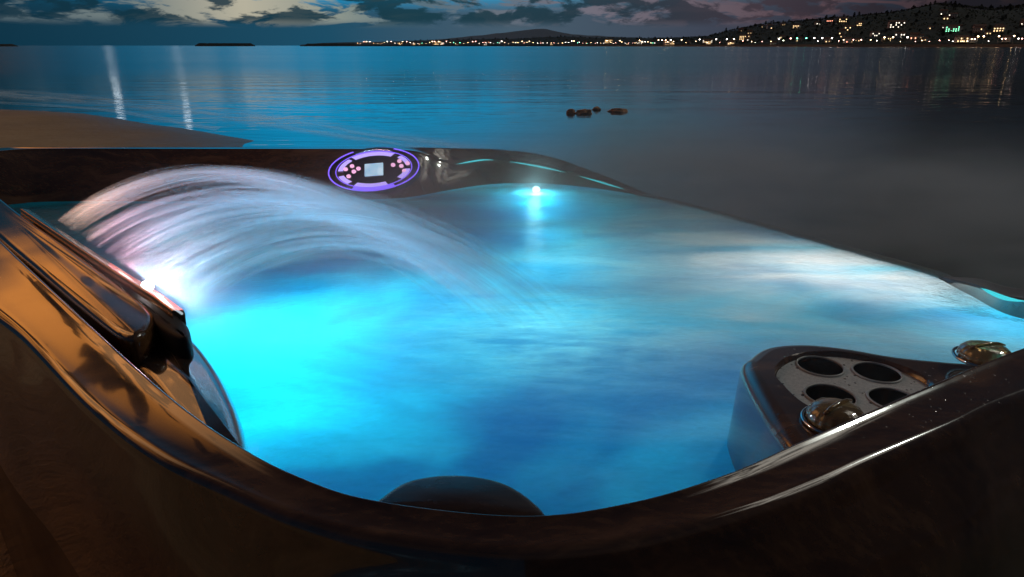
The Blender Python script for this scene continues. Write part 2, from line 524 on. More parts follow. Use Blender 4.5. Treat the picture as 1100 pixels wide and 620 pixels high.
def knob(c, r, h, rz=0.0):
    prof = [(0.95, 0.0), (1.0, 0.15), (1.0, 0.35), (0.93, 0.6), (0.78, 0.82), (0.5, 0.96), (0.2, 1.0)]
    n = 120; rings = []
    for q, z in prof:
        rings.append([])
        for k in range(n):
            a = 2 * math.pi * k / n
            rr_ = r * q * (1 + 0.018 * math.cos(20 * (a + rz)) * (1 if q > 0.9 else 0))
            rings[-1].append(c + Vector((rr_ * math.cos(a), rr_ * math.sin(a), h * z)))
    bm = rings_bm(rings, True, True, True)
    k_ = obj('diverter_knob', bm, M['amber'], TUB)
    bm = bmesh.new()
    pts = circ(c + Vector((0, 0, h * 0.12)), r * 1.12, 40)
    tube(bm, pts + pts[:1], r * 0.07, 8, False)
    obj('collar', bm, M['chrome'], k_)
    bm = bmesh.new()                                    # raised grip bar across the cap
    d = Vector((math.cos(rz), math.sin(rz), 0))
    tube(bm, [c + d * (r * t) + Vector((0, 0, h * (1.04 - 0.25 * t * t))) for t in (-0.85, -0.5, 0, 0.5, 0.85)], [r * 0.05, r * 0.09, r * 0.10, r * 0.09, r * 0.05], 10)
    obj('grip', bm, M['amber'], k_)
    return k_
zp = CAM.z - HP * S
k1 = at(897, 455, h=HP); knob(k1, 0.028, 0.022, 0.6)
k2 = at(1058, 383, h=0.475); knob(Vector((k2.x, k2.y, k2.z - 0.004)), 0.028, 0.019, 0.2)

# headrest below the near lip
pod('headrest', M['pillow'], [at(x, y, h=0.505) for x, y in [(396, 545), (408, 530), (440, 512), (490, 506), (540, 514), (575, 535), (588, 556), (560, 580), (490, 585), (420, 570)]],
    0.010, WZ - 0.05, 0.0, 0.004)
# smoky arm pod below the waterfall
pod('arm_pod', M['pod'], [at(x, y, h=0.495) for x, y in [(150, 350), (178, 343), (206, 356), (231, 385), (252, 424), (264, 464), (265, 494), (240, 500), (200, 462), (160, 415), (140, 385)]],
    0.024, WZ - 0.15, 0.03, 0.004)

# waterfall housing on the left lip
HH = 0.440
hous = pod('waterfall_housing', M['shell'], [at(x, y, h=HH + dh) for x, y, dh in [
    (-120, 112, 0), (-40, 178, 0), (20, 226, 0), (80, 268, 0), (130, 305, 0), (160, 328, 0.004), (166, 342, 0.008), (150, 358, 0.01), (128, 358, 0.012), (90, 330, 0.012), (40, 288, 0.012), (-20, 236, 0.012), (-100, 160, 0.012)]],
    0.010, WZ + 0.04, 0.0, 0.0, sub=6)
# inlaid smooth lid on the housing
bm = bmesh.new()
tpts = [at(x, y, h=HH - 0.005) for x, y in [(22, 226.5), (70, 259), (120, 293), (165, 322), (185, 337)]]
tin = [q + Vector((0.7, 0.7, 0)) * 0.014 for q in tpts]
Zt = Vector((0, 0, 1))
rings_bm([[q - Zt * 0.008 for q in tpts], [q + Zt * 0.0035 for q in tpts], [q + Zt * 0.004 + Vector((0.7, 0.7, 0)) * 0.002 for q in tpts], [q + Zt * 0.001 for q in tin], [q - Zt * 0.004 + Vector((0.7, 0.7, 0)) * 0.001 for q in tin], [q - Zt * 0.02 for q in tin]], False, bm=bm)
obj('trim', bm, M['trim'], hous)
# spout lip that overhangs the water
sl = [at(x, y, h=HH + 0.012) for x, y in [(40, 236), (90, 268), (140, 302), (190, 338), (203, 352), (200, 362), (180, 356), (140, 325), (90, 288), (40, 250)]]
M['matt'] = simple('matt black plastic', (0.012, 0.011, 0.011), 0.65)
spout = pod('spout', M['matt'], sl, 0.006, CAM.z - (HH + 0.06) * S, 0.0, 0.0, parent=hous, sub=5)
# lit slot just above the spout lip
A0, A1 = at(47, 238.5, h=HH - 0.002), at(192, 338, h=HH - 0.002)
SD = (A1 - A0).normalized(); SN = Vector((-SD.y, SD.x, 0))
if SN.dot(CEN - A0) < 0: SN = -SN
bm = bmesh.new()
tube(bm, [A0 + SN * 0.004, A1 + SN * 0.004], 0.0015, 8)
M['slot'] = glow('soft white slot light', (0.75, 0.9, 1.0), 0.5)
obj('slot_light', bm, M['slot'], hous)
for t, r_, nm in ((0.80, 0.008, 'lamp'),):
    bm = bmesh.new()
    c = A0.lerp(A1, t) + SN * 0.008 + Vector((0, 0, 0.002))
    bmesh.ops.create_uvsphere(bm, u_segments=16, v_segments=10, radius=r_, matrix=Matrix.Translation(c))
    obj('led_lamp', bm, M['led_white'], hous)

# ------------------------------------------------------------------ water arcs
m, g = material('silky falling water')
g.n.remove(g.b)
uv = g.new('ShaderNodeUVMap').outputs[0]
U = g.xyz(uv)
stre = g.noise(g.comb(g.m('MULTIPLY', U[0], 0.5), g.m('MULTIPLY', U[1], 5.5), 0), 1.0, 2.0, 0.5)
edgef = g.m('MULTIPLY', g.step(U[2] if False else g.m('FRACT', U[1]), 0.0, 0.35), g.step(g.m('FRACT', U[1]), 1.0, 0.65))
al = g.m('MULTIPLY', g.step(stre, 0.30, 0.75), edgef)
al = g.m('MULTIPLY', al, g.m('MULTIPLY', g.m('MULTIPLY', g.step(U[0], 1.0, 0.60), g.step(U[0], 0.0, 0.14)), 0.27))
wcol = (0.84, 0.95, 1.0)
tr = g.new('ShaderNodeBsdfTranslucent'); tr.inputs[0].default_value = (*wcol, 1)
df = g.new('ShaderNodeBsdfDiffuse'); df.inputs[0].default_value = (*wcol, 1)
ad = g.new('ShaderNodeMixShader'); ad.inputs[0].default_value = 0.5
g.l.new(tr.outputs[0], ad.inputs[1]); g.l.new(df.outputs[0], ad.inputs[2])
tp = g.new('ShaderNodeBsdfTransparent')
mx = g.new('ShaderNodeMixShader'); g.put(mx.inputs[0], al)
g.l.new(tp.outputs[0], mx.inputs[1]); g.l.new(ad.outputs[0], mx.inputs[2])
g.l.new(mx.outputs[0], g.out.inputs[0])
M['fall'] = m

E0, E1 = at(530, 345, h=HW), at(612, 366, h=HW)
CASC = empty('water_cascade', A0.lerp(A1, 0.5))
tag(CASC, 'fan of silky lit water arcs leaping from the left rim into the tub', 'waterfall')
NB = 9
for b in range(NB):
    bm = bmesh.new(); uvl = bm.loops.layers.uv.new('UVMap')
    bh, bx, by = random.uniform(0.88, 1.05), random.uniform(-.05, .05), random.uniform(-.05, .05)
    for s in range(18):
        veil = s >= 9                                   # wide faint veils behind bright fine filaments
        a = (b + 0.5 + random.gauss(0, 0.17 if not veil else 0.30)) / NB
        a = min(0.995, max(0.005, a))
        s0 = A0.lerp(A1, a) + SN * 0.018
        e = E0.lerp(E1, (0.25 + 0.6 * a)) + Vector((bx + random.gauss(0, .030), by + random.gauss(0, .030) + 0.10 * (0.5 - a), 0))
        e.z = WZ
        H = S * (0.264 - 0.085 * a) * bh * random.gauss(1.0, 0.025)
        w = S * (random.uniform(0.007, 0.018) if not veil else random.uniform(0.03, 0.06))
        wd = random.uniform(-0.6, 0.6)
        n = 30; prev = None; off = random.randint(0, 200)
        for k in range(n + 1):
            t = k / n
            c = s0.lerp(e, t); c.z = s0.z * (1 - t) + e.z * t + 4 * H * t * (1 - t)
            d = Vector((e.x - s0.x, e.y - s0.y, 0)).normalized()
            sd = Vector((-d.y, d.x, 0)) + Vector((0, 0, wd)); sd.normalize()
            ww = w * ((0.45 + 0.85 * t) if veil else (0.40 + 2.2 * t))
            vv = (bm.verts.new(c - sd * ww), bm.verts.new(c), bm.verts.new(c + sd * ww))
            if prev:
                for q in (0, 1):
                    f = bm.faces.new((prev[1][q], prev[1][q + 1], vv[q + 1], vv[q]))
                    for lp, (x_, y_) in zip(f.loops, ((prev[0], q * .5), (prev[0], q * .5 + .5), (t, q * .5 + .5), (t, q * .5))):
                        lp[uvl].uv = (x_, off + min(0.999, max(0.001, y_)))
            prev = (t, vv)
    obj('stream', bm, M['fall'], CASC)

# ------------------------------------------------------------------ control panel on the far slope
PT, PB = at(402, 161.5, Y=3.20), at(402, 214.5, h=HW)
e2 = (PT - PB).normalized()
e1 = Vector((1, -0.02, 0)); e1 = (e1 - e2 * e1.dot(e2)).normalized()
en = e1.cross(e2).normalized()
PC = at(402, 183, Y=3.105) 
PC = PB + e2 * ((PC - PB).dot(e2)) + e1 * ((PC - PB).dot(e1))
PA, PBx = 0.212 * S, 0.122 * S
def pp(a, r, h=0.0, sx=PA, sy=PBx): return PC + e1 * (sx * r * math.cos(a)) + e2 * (sy * r * math.sin(a)) + en * h
def pf(x, y, h): return PC + e1 * (PA * x) + e2 * (PBx * y) + en * h
n = 64
AN = [2 * math.pi * k / n for k in range(n)]
bm = rings_bm([[pp(a, 1.02, -0.012) for a in AN], [pp(a, 1.0, 0.010) for a in AN], [pp(a, 0.97, 0.014) for a in AN], [pp(a, 0.93, 0.012) for a in AN], [pp(a, 0.90, 0.008) for a in AN], [pp(a, 0.5, 0.009) for a in AN]], True, False, True)
panel = obj('control_panel', bm, M['black'], TUB)
def ring_strip(name, mat, r0, r1, a0, a1, h, parent=panel, seg=24, wob=0.0):
    aa = [a0 + (a1 - a0) * k / seg for k in range(seg + 1)]
    w = lambda k: 1 + wob * math.sin(k * 1.9) * (k / seg) * (1 - k / seg)
    bm = rings_bm([[pp(a, r0, h - 0.003) for a in aa], [pp(a, r0, h) for a in aa], [pp(a, r1 * w(k), h) for k, a in enumerate(aa)], [pp(a, r1 * w(k), h - 0.003) for k, a in enumerate(aa)]], False)
    return obj(name, bm, mat, parent, smooth=False)
bm = bmesh.new(); pts = [pp(a, 0.985, 0.014) for a in AN]; tube(bm, pts + pts[:1], 0.0022, 8, False)
obj('glow_ring', bm, M['ring_violet'], panel)
bm = bmesh.new(); pts = [pp(a, 0.83, 0.013) for a in AN]; tube(bm, pts + pts[:1], 0.0014, 8, False)
obj('glow_ring', bm, M['ring_violet'], panel)
ring_strip('light_bar', M['ring_white'], 0.80, 0.66, R(55), R(128), 0.0135)
ring_strip('light_bar', M['ring_white'], 0.78, 0.68, R(135), R(178), 0.0135)
ring_strip('light_bar', M['ring_white'], 0.84, 0.66, R(238), R(292), 0.0135)
ring_strip('light_bar', M['ring_white'], 0.80, 0.68, R(-42), R(-8), 0.0135)
ring_strip('light_bar', M['ring_white'], 0.80, 0.70, R(8), R(42), 0.0135)
ring_strip('light_bar', M['ring_white'], 0.80, 0.68, R(196), R(226), 0.0135)
# clear key blocks above and below the display
for sgn in (1, -1):
    aa = [R(62 + 56 * k / 14) for k in range(15)]
    bm = rings_bm([[pp(a * sgn, 0.98, 0.012) for a in aa], [pp(a * sgn, 0.97, 0.019) for a in aa], [pp(a * sgn, 0.86, 0.019) for a in aa], [pp(a * sgn, 0.85, 0.012) for a in aa]], False)
    obj('key_block', bm, M['ring_violet'] if sgn < 0 else M['chrome'], panel)
# display
m, g = material('pale lcd display')
n1 = g.noise(g.pos(), 22, 2)
c = g.mix(g.step(n1, 0.30, 0.70), (0.30, 0.50, 0.70), (0.55, 0.78, 0.92))
g.put(g.b.inputs['Base Color'], c); g.put(g.b.inputs['Emission Color'], c); g.b.inputs['Emission Strength'].default_value = 0.9
g.b.inputs['Roughness'].default_value = 0.2
bm = rings_bm([[pf(x, y, 0.009) for x, y in ((-.20, -.28), (.20, -.28), (.20, .26), (-.20, .26))], [pf(x, y, 0.0145) for x, y in ((-.20, -.28), (.20, -.28), (.20, .26), (-.20, .26))]], True, False, True)
obj('display', bm, m, panel, smooth=False)
for x, y in [(-.62, .12), (-.48, .24), (-.44, -.02), (-.34, .10), (-.55, -.22), (.42, .14), (.56, .30), (.60, .06), (.74, .16), (.66, -.18)]:
    n_ = 14
    bm = rings_bm([[pf(x, y, 0.009) + e1 * (0.0075 * math.cos(q)) + e2 * (0.0065 * math.sin(q)) for q in [2 * math.pi * k / n_ for k in range(n_)]],
                   [pf(x, y, 0.014) + e1 * (0.0072 * math.cos(q)) + e2 * (0.0062 * math.sin(q)) for q in [2 * math.pi * k / n_ for k in range(n_)]]], True, False, True)
    obj('button', bm, M['button'], panel)

# ------------------------------------------------------------------ lamps of the tub and lights added for its glow
def lens(c, nrm, r, mat, name='underwater_light'):
    bm = bmesh.new()
    q = nrm.normalized().to_track_quat('Z', 'Y').to_matrix().to_4x4()
    rg = []
    for rr_, z in ((1.0, -0.02), (1.0, 0.0), (0.85, 0.006), (0.5, 0.010)):
        rg.append([Matrix.Translation(c) @ q @ Vector((r * rr_ * math.cos(2 * math.pi * k / 24), r * rr_ * math.sin(2 * math.pi * k / 24), z)) for k in range(24)])
    return obj(name, rings_bm(rg, True, False, True), mat, TUB)
def lamp(name, loc, col, w, r=0.03):
    d = bpy.data.lights.new(name, 'POINT'); d.color = col; d.energy = w; d.shadow_soft_size = r
    o = bpy.data.objects.new(name, d); o.location = loc; COL.objects.link(o)
    o.parent = TUB; o.location = Vector(loc) - Vector(TUB.location)
    return o
jl = at(576, 206, h=HW); jl = jl + Vector((0, 0.0, -0.035))
lens(jl + Vector((0, 0.004, 0.040)), Vector((-0.1, -1, 0.35)), 0.013, M['jet_lamp'])
lamp('jet_glow', jl + Vector((0, -0.03, 0.012)), (0.42, 0.95, 1.0), 4.0, 0.02)
lamp('jet_glow', jl + Vector((0, -0.17, -0.025)), (0.02, 0.82, 1.0), 2.2, 0.03)  # extra lights added ahead of the lens to stretch its glow
lamp('jet_glow', jl + Vector((0, -0.34, -0.04)), (0.0, 0.80, 0.95), 1.5, 0.03)
lamp('jet_glow', jl + Vector((0.01, -0.55, -0.06)), (0.0, 0.78, 0.95), 1.0, 0.03)
lamp('jet_glow', jl + Vector((-0.01, -0.09, 0.06)), (0.40, 0.92, 1.0), 0.36, 0.03)  # light added above the water to brighten the recess and the halo
def under(x, y, depth): 
    q = at(x, y, h=HW); return Vector((q.x, q.y, q.z - depth))
lamp('pool_glow', under(250, 385, 0.18), (0.0, 0.90, 1.0), 4.8, 0.06)  # lights set under the surface for its glow, without fixtures
lamp('pool_glow', under(340, 345, 0.20), (0.0, 0.82, 1.0), 3.4, 0.06)
lamp('pool_glow', under(480, 318, 0.24), (0.04, 0.74, 0.95), 2.3, 0.06)
lamp('pool_glow', under(500, 440, 0.34), (0.0, 0.36, 1.0), 1.05, 0.06)
lamp('pool_glow', under(720, 420, 0.34), (0.0, 0.36, 1.0), 1.05, 0.06)
lamp('pool_glow', under(600, 285, 0.20), (0.10, 0.72, 0.92), 2.6, 0.06)
lamp('pool_glow', under(890, 292, 0.28), (1.0, 0.97, 0.93), 6.0, 0.06)  # white light added beneath the froth and steam at the overflow
lamp('pool_glow', under(585, 350, 0.13), (0.20, 0.92, 1.0), 0.65, 0.04)  # light added under the landing spot to brighten its froth
lamp('pool_glow', under(275, 455, 0.12), (0.0, 0.90, 0.95), 0.7, 0.04)
lamp('pool_glow', under(1080, 345, 0.12), (0.0, 0.75, 1.0), 1.2, 0.04)

# glowing strips that paint in reflected glints under the lip
def screen_x(q):
    d = q - CAM; return 550 + F * d.x / (d.y * cp - d.z * sp)
def add_lip_glint(x, half, r, lo, hi):
    i0 = min(range(lo, hi), key=lambda i: abs(screen_x(LL[i]) - x))
    def lp(t):
        k = max(0, min(N - 2, i0 + t)); i = int(k); q = LL[i].lerp(LL[i + 1], k - i); w = LW[i].lerp(LW[i + 1], k - i)
        return q.lerp(w, 0.10) + Vector((0, -0.002, 0.001))
    ts = [half * (k / 8.0) for k in range(-8, 9)]
    bm = bmesh.new(); tube(bm, [lp(t) for t in ts], [max(0.0006, r * (1 - (t / half) ** 2)) for t in ts], 8)
    obj('lip_glint', bm, M['glint_cyan'], TUB)
add_lip_glint(512, 4.0, 0.0028, 14 * 9, 23 * 9); add_lip_glint(578, 5.0, 0.0032, 14 * 9, 23 * 9); add_lip_glint(648, 5.0, 0.0032, 14 * 9, 23 * 9)
add_lip_glint(1072, 4.0, 0.0045, 25 * 9, 29 * 9)
# light of the waterfall leds
def area(name, loc, aim, col, w, sx, sy):
    d = bpy.data.lights.new(name, 'AREA'); d.shape = 'RECTANGLE'; d.size = sx; d.size_y = sy; d.color = col; d.energy = w
    o = bpy.data.objects.new(name, d); COL.objects.link(o)
    z = -Vector(aim).normalized(); x = SD - z * SD.dot(z); x.normalize(); y = z.cross(x)
    Mx = Matrix((x, y, z)).transposed().to_4x4(); Mx.translation = loc
    o.matrix_world = Mx
    return o
mid = A0.lerp(A1, 0.5) + SN * 0.012 + Vector((0, 0, 0.003))
L_ = (A1 - A0).length
L_ = (A1 - A0).length                                  # three led strips along the slot, warm to pink to cyan white
for t_, c_, w_ in ((0.17, (1.0, 0.55, 0.40), 1.3), (0.50, (1.0, 0.52, 0.66), 1.3), (0.83, (0.42, 0.76, 1.0), 1.5)):
    area('waterfall_led', A0.lerp(A1, t_) + SN * 0.016 + Vector((0, 0, 0.006)), SN + Vector((0, 0, 0.06)), c_, w_, L_ * 0.36, 0.010)
for t_, w_ in ((0.80, 0.30), (0.56, 0.07)):
    lamp('waterfall_spark', A0.lerp(A1, t_) + SN * 0.036 + Vector((0, 0, 0.018)), (1.0, 0.84, 0.88), w_ * 0.4, 0.012)
    lamp('waterfall_halo', A0.lerp(A1, t_) + SN * 0.035 + Vector((0, 0, 0.0)), (1.0, 0.22, 0.28), w_ * 0.8, 0.035)  # red light added to colour the halo at the spout

# ------------------------------------------------------------------ ground, sea, beach
m, g = material('evening sea'); p = g.pos(); X = g.xyz(p)
dist = g.m('SQRT', g.m('ADD', g.m('MULTIPLY', X[0], X[0]), g.m('MULTIPLY', X[1], X[1])))
n1 = g.noise(g.mapping(p, scale=(0.25, 1.0, 1)), 0.6, 4.0, 0.6, 0.3)
n2 = g.noise(g.mapping(p, scale=(0.02, 0.06, 1)), 0.6, 4.0, 0.6, 0.3)
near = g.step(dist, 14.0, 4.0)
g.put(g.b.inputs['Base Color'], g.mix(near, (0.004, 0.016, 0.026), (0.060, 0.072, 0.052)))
g.put(g.b.inputs['Roughness'], g.m('ADD', g.m('MULTIPLY', g.step(n2, 0.3, 0.75), 0.04), g.m('MULTIPLY_ADD', g.step(dist, 15.0, 50.0), 0.13, 0.045)))
g.b.inputs['IOR'].default_value = 1.33
h = g.m('ADD', n1, g.m('MULTIPLY', g.noise(g.mapping(p, scale=(0.8, 2.6, 1)), 1.4, 3.0), 0.25))
g.put(g.b.inputs['Normal'], g.bump(h, 0.10, 0.25))
M['sea'] = m
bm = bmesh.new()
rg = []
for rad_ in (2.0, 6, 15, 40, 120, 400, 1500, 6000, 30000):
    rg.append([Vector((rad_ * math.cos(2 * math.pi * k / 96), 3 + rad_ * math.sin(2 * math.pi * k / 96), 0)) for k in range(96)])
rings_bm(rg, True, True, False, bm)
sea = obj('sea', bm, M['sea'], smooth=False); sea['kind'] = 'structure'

shore = [(-60, 36), (-30, 22)] + [tuple(on_z(x, y, 0)[:2]) for x, y in ((0, 117.5), (45, 119), (90, 122), (130, 128), (165, 134), (195, 137.5), (222, 142), (250, 147), (275, 151), (262, 155), (262, 157.5))]
shore += [(-3.0, 7.6), (-1.4, 5.6), (0.3, 4.1), (1.4, 2.7), (1.9, 1.0), (2.2, -4), (2.5, -14), (5, -60)]
def sdist(x, y):
    best = 1e9; inside = False
    poly = shore + [(-60, -60)]
    n = len(poly)
    for i in range(n):
        (x1, y1), (x2, y2) = poly[i], poly[(i + 1) % n]
        if (y1 > y) != (y2 > y) and x < (x2 - x1) * (y - y1) / (y2 - y1) + x1: inside = not inside
        if i < len(shore) - 1:
            dx_, dy_ = x2 - x1, y2 - y1
            t = max(0, min(1, ((x - x1) * dx_ + (y - y1) * dy_) / (dx_ * dx_ + dy_ * dy_)))
            best = min(best, math.hypot(x - x1 - t * dx_, y - y1 - t * dy_))
    return best if inside else -best
from mathutils import noise as mn
bm = bmesh.new()
xs = [-60 + 2 * k for k in range(19)] + [-22 + 0.5 * k for k in range(1, 27)] + [-9 + 0.09 * k for k in range(1, 90)] + [-0.9 + 0.25 * k for k in range(1, 20)]
ys = [-60 + 4 * k for k in range(15)] + [0.4 * k for k in range(21)] + [8.1 + 0.09 * k for k in range(80)] + [15.4 + 0.4 * k for k in range(13)] + [21 + 1.5 * k for k in range(14)]
gv = []
for y in ys:
    row = []
    for x in xs:
        d = sdist(x, y)
        z = 0.02 * (1 - math.exp(-max(0, d) / 0.6)) + 0.035 * max(0, min(d, 12)) / 6 if d > 0 else d * 0.08
        if d > 0: z += 0.012 * mn.noise(Vector((x * .6, y * .6, 1))) * min(1, d / 1.0)
        if y < 6.4 and x > -4.6: z = min(z, 0.02)
        row.append(bm.verts.new((x, y, z)))
    gv.append(row)
for a, b in zip(gv, gv[1:]):
    for i in range(len(xs) - 1): bm.faces.new((a[i], a[i + 1], b[i + 1], b[i]))
m, g = material('damp sand'); p = g.pos(); X = g.xyz(p)
n1 = g.noise(p, 0.7, 5.0, 0.6); n2 = g.noise(p, 60, 4.0, 0.7)
c = g.ramp(n1, [(0.3, (0.44, 0.27, 0.13)), (0.7, (0.56, 0.36, 0.19))])
c = g.mix(g.m('MULTIPLY', g.step(n2, 0.4, 0.8), 0.3), c, (0.16, 0.10, 0.06))
wet = g.step(X[2], 0.035, 0.005)
c = g.mix(g.m('MULTIPLY', wet, 0.6), c, (0.09, 0.06, 0.04))
g.put(g.b.inputs['Base Color'], c)
g.put(g.b.inputs['Roughness'], g.m('MULTIPLY_ADD', wet, -0.45, 0.9))
g.put(g.b.inputs['Normal'], g.bump(g.m('ADD', g.noise(p, 4, 5.0, 0.65), g.m('MULTIPLY', n2, 0.2)), 0.7, 0.07))
M['sand'] = m
beach = obj('beach', bm, M['sand']); beach['kind'] = 'structure'

# surf: blurred ribbons of foam along the shallows
m, g = material('washed out surf foam'); g.n.remove(g.b)
uv = g.new('ShaderNodeUVMap').outputs[0]; U = g.xyz(uv)
st = g.noise(g.comb(g.m('MULTIPLY', U[0], 0.7), g.m('MULTIPLY', U[1], 4.0), 0), 1.5, 4.0, 0.6, 0.5)
al = g.m('MULTIPLY', g.m('MULTIPLY', g.step(U[1], 0.0, 0.3), g.step(U[1], 1.0, 0.6)), g.m('MULTIPLY', g.step(st, 0.22, 0.75), 0.5))
df = g.new('ShaderNodeBsdfDiffuse'); g.put(df.inputs[0], g.mix(al, (0, 0, 0), (0.80, 0.90, 0.95)))
tp = g.new('ShaderNodeBsdfTransparent'); g.put(tp.inputs[0], g.mix(al, (1, 1, 1), (0.62, 0.64, 0.66)))
ads = g.new('ShaderNodeAddShader'); g.l.new(tp.outputs[0], ads.inputs[0]); g.l.new(df.outputs[0], ads.inputs[1]); g.l.new(ads.outputs[0], g.out.inputs[0])
M['foam'] = m
bm = bmesh.new(); uvl = bm.loops.layers.uv.new('UVMap')
def ribbon(top, bot, z, u0):
    n = len(top)
    A = catmull([tuple(on_z(x, y, z)) for x, y in top], 8, False); B = catmull([tuple(on_z(x, y, z)) for x, y in bot], 8, False)
    va = [bm.verts.new(q) for q in A]; vb = [bm.verts.new(q) for q in B]
    u = u0
    for i in range(len(A) - 1):
        du = (Vector(A[i + 1]) - Vector(A[i])).length * 0.5
        f = bm.faces.new((va[i], va[i + 1], vb[i + 1], vb[i]))
        for lp, q in zip(f.loops, ((u, 1), (u + du, 1), (u + du, 0), (u, 0))): lp[uvl].uv = q
        u += du
ribbon([(-40, 92), (60, 98), (160, 106), (260, 116), (360, 130), (440, 142), (540, 157)], [(-40, 106), (60, 112), (160, 121), (250, 134), (330, 147), (400, 157), (450, 165)], 0.006, 0)
ribbon([(-40, 106), (60, 112), (130, 117), (190, 127), (240, 136)], [(-40, 110), (60, 115.5), (125, 122), (180, 133), (230, 141)], 0.008, 40)
surf = obj('surf', bm, M['foam'], smooth=False); tag(surf, kind='stuff')

# ------------------------------------------------------------------ rocks awash
m = simple('weedy brown rock', (0.46, 0.21, 0.09), 0.7, vary=0.4, scale=9)
rock_labels = ['brown rock awash in the bay, leftmost of four', 'broad brown rock awash in the bay, second from the left', 'small brown rock awash in the bay, third from the left', 'low wide brown rock awash in the bay, rightmost of four']
for (x, y, w_, h_), lb in zip(((613, 120, .20, .09), (627, 120, .30, .10), (641, 116, .17, .08), (664, 118, .36, .08)), rock_labels):
    c = on_z(x, y + 2, 0)
    bm = bmesh.new(); bmesh.ops.create_icosphere(bm, subdivisions=4, radius=1.0)
    for v in bm.verts:
        q = v.co.copy()
        k = 1 + 0.45 * mn.noise(q * 1.6 + Vector((x, 0, 0))) + 0.2 * mn.noise(q * 4 + Vector((x, 3, 0)))
        v.co = Vector((q.x * w_ * .5 * k, q.y * w_ * .4 * k, q.z * h_ * k * .8))
    o = obj('rock', bm, m, loc=c); tag(o, lb, 'rock')

# ------------------------------------------------------------------ far shore
def lerp_tab(tab, x):
    if x <= tab[0][0]: return tab[0][1]
    for (a, b), (c, d) in zip(tab, tab[1:]):
        if x <= c: return b + (d - b) * (x - a) / (c - a)
    return tab[-1][1]
DSH = [(320, 1500), (600, 1300), (760, 950), (900, 800), (1100, 720), (1600, 600)]
TOP = [(322, 46.2), (345, 44.5), (420, 43), (480, 41.5), (560, 40.5), (600, 38.5), (680, 40), (720, 40), (760, 38.5), (785, 33), (820, 28), (860, 25.5), (900, 23), (950, 20.5), (978, 17), (998, 13.5), (1020, 15.5), (1060, 19), (1100, 16), (1250, 12), (1600, 20)]
HYP = 47.3
def ridge_h(x, D, extra):
    y = lerp_tab(TOP, x)
    return (HYP - y) / F * (D + extra) * 0.92 / (cp * 1.0)
M['hill'] = simple('dark scrub hillside', (0.007, 0.009, 0.005), 0.95, vary=0.95, scale=0.16)
M['wall'] = simple('pale promenade stone', (0.36, 0.32, 0.27), 0.9, scale=0.4)
M['breakwater'] = simple('dark breakwater rubble', (0.05, 0.048, 0.045), 0.95, scale=0.3, vary=0.4)
def hill_point(x, k):
    """k: 0 at the shore to 1 at the ridge"""
    D = lerp_tab(DSH, x); ext = 260.0
    d = ray(x, 47); dr = Vector((d.x, d.y, 0)).normalized()
    h = ridge_h(x, D, ext) * (0.10 * min(1, k * 20) + 0.90 * (k * k * (3 - 2 * k)))
    q = dr * (D + ext * k); q.z = 0.3 + h
    return q
bm = bmesh.new(); rows = []
KS = [0, .02, .1, .2, .35, .5, .65, .8, .92, 1.0, 1.15, 1.5]
xs_ = [322 + 3.0 * k for k in range(420)]
for k in KS:
    row = []
    for x in xs_:
        kk = min(k, 1.0)
        q = hill_point(x, kk)
        if k > 1:
            d = Vector((q.x, q.y, 0)).normalized(); q += d * (260 * (k - 1)); q.z *= (1 - (k - 1) * 1.2)
        if 0.05 < k: q.z *= 1 + 0.10 * mn.noise(Vector((q.x * .02, q.y * .02, 0))); 
        if k == 0: q.z = -1
        row.append(bm.verts.new(q))
    rows.append(row)
for a, b in zip(rows, rows[1:]):
    for i in range(len(xs_) - 1): bm.faces.new((a[i], a[i + 1], b[i + 1], b[i]))
hills = obj('hills', bm, M['hill']); hills['kind'] = 'structure'
# distant mountain
M['mount'] = simple('bluish far mountain', (0.10, 0.13, 0.18), 1.0, vary=0.1, scale=0.002)  # haze of the distance is put into the base colour
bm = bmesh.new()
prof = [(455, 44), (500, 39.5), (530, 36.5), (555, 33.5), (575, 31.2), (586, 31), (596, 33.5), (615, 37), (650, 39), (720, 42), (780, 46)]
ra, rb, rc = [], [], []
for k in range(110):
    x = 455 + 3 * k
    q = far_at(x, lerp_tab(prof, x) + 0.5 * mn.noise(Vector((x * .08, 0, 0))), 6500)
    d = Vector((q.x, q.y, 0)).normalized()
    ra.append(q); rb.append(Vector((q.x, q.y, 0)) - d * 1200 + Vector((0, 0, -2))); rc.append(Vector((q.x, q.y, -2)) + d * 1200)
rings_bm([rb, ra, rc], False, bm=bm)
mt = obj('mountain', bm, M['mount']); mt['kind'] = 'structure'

# breakwaters
def breakwater(x0, x1, ytop, D, label):
    c = far_at((x0 + x1) / 2, 47, D); c.z = 0
    bm = bmesh.new(); n = 28; rg = []
    for k in range(n + 1):
        x = x0 + (x1 - x0) * k / n
        q = far_at(x, 47.3, D); d = Vector((q.x, q.y, 0)).normalized()
        e = min(1, min(k, n - k) / 2.0)
        ht = (HYP - ytop) / F * D * (0.25 + 0.75 * e) * (1 + 0.12 * mn.noise(Vector((k * .9, x0, 0))))
        b0 = Vector((q.x, q.y, -1)) - c
        rg.append([b0 - d * 14, b0 - d * 5 + Vector((0, 0, ht + 1)), b0 + d * 5 + Vector((0, 0, ht + 1)), b0 + d * 14])
    rings_bm(rg, False, bm=bm)
    o = obj('breakwater', bm, M['breakwater'], smooth=False, loc=c); tag(o, label, 'breakwater')
    return o
breakwater(209, 274, 44.6, 1500, 'long low black breakwater alone on the open horizon')
breakwater(-60, 19, 47.0 - 1.6, 1300, 'dark breakwater end at the far left of the horizon')
breakwater(326, 384, 44.9, 1450, 'low dark pier reaching out from the town towards open sea')

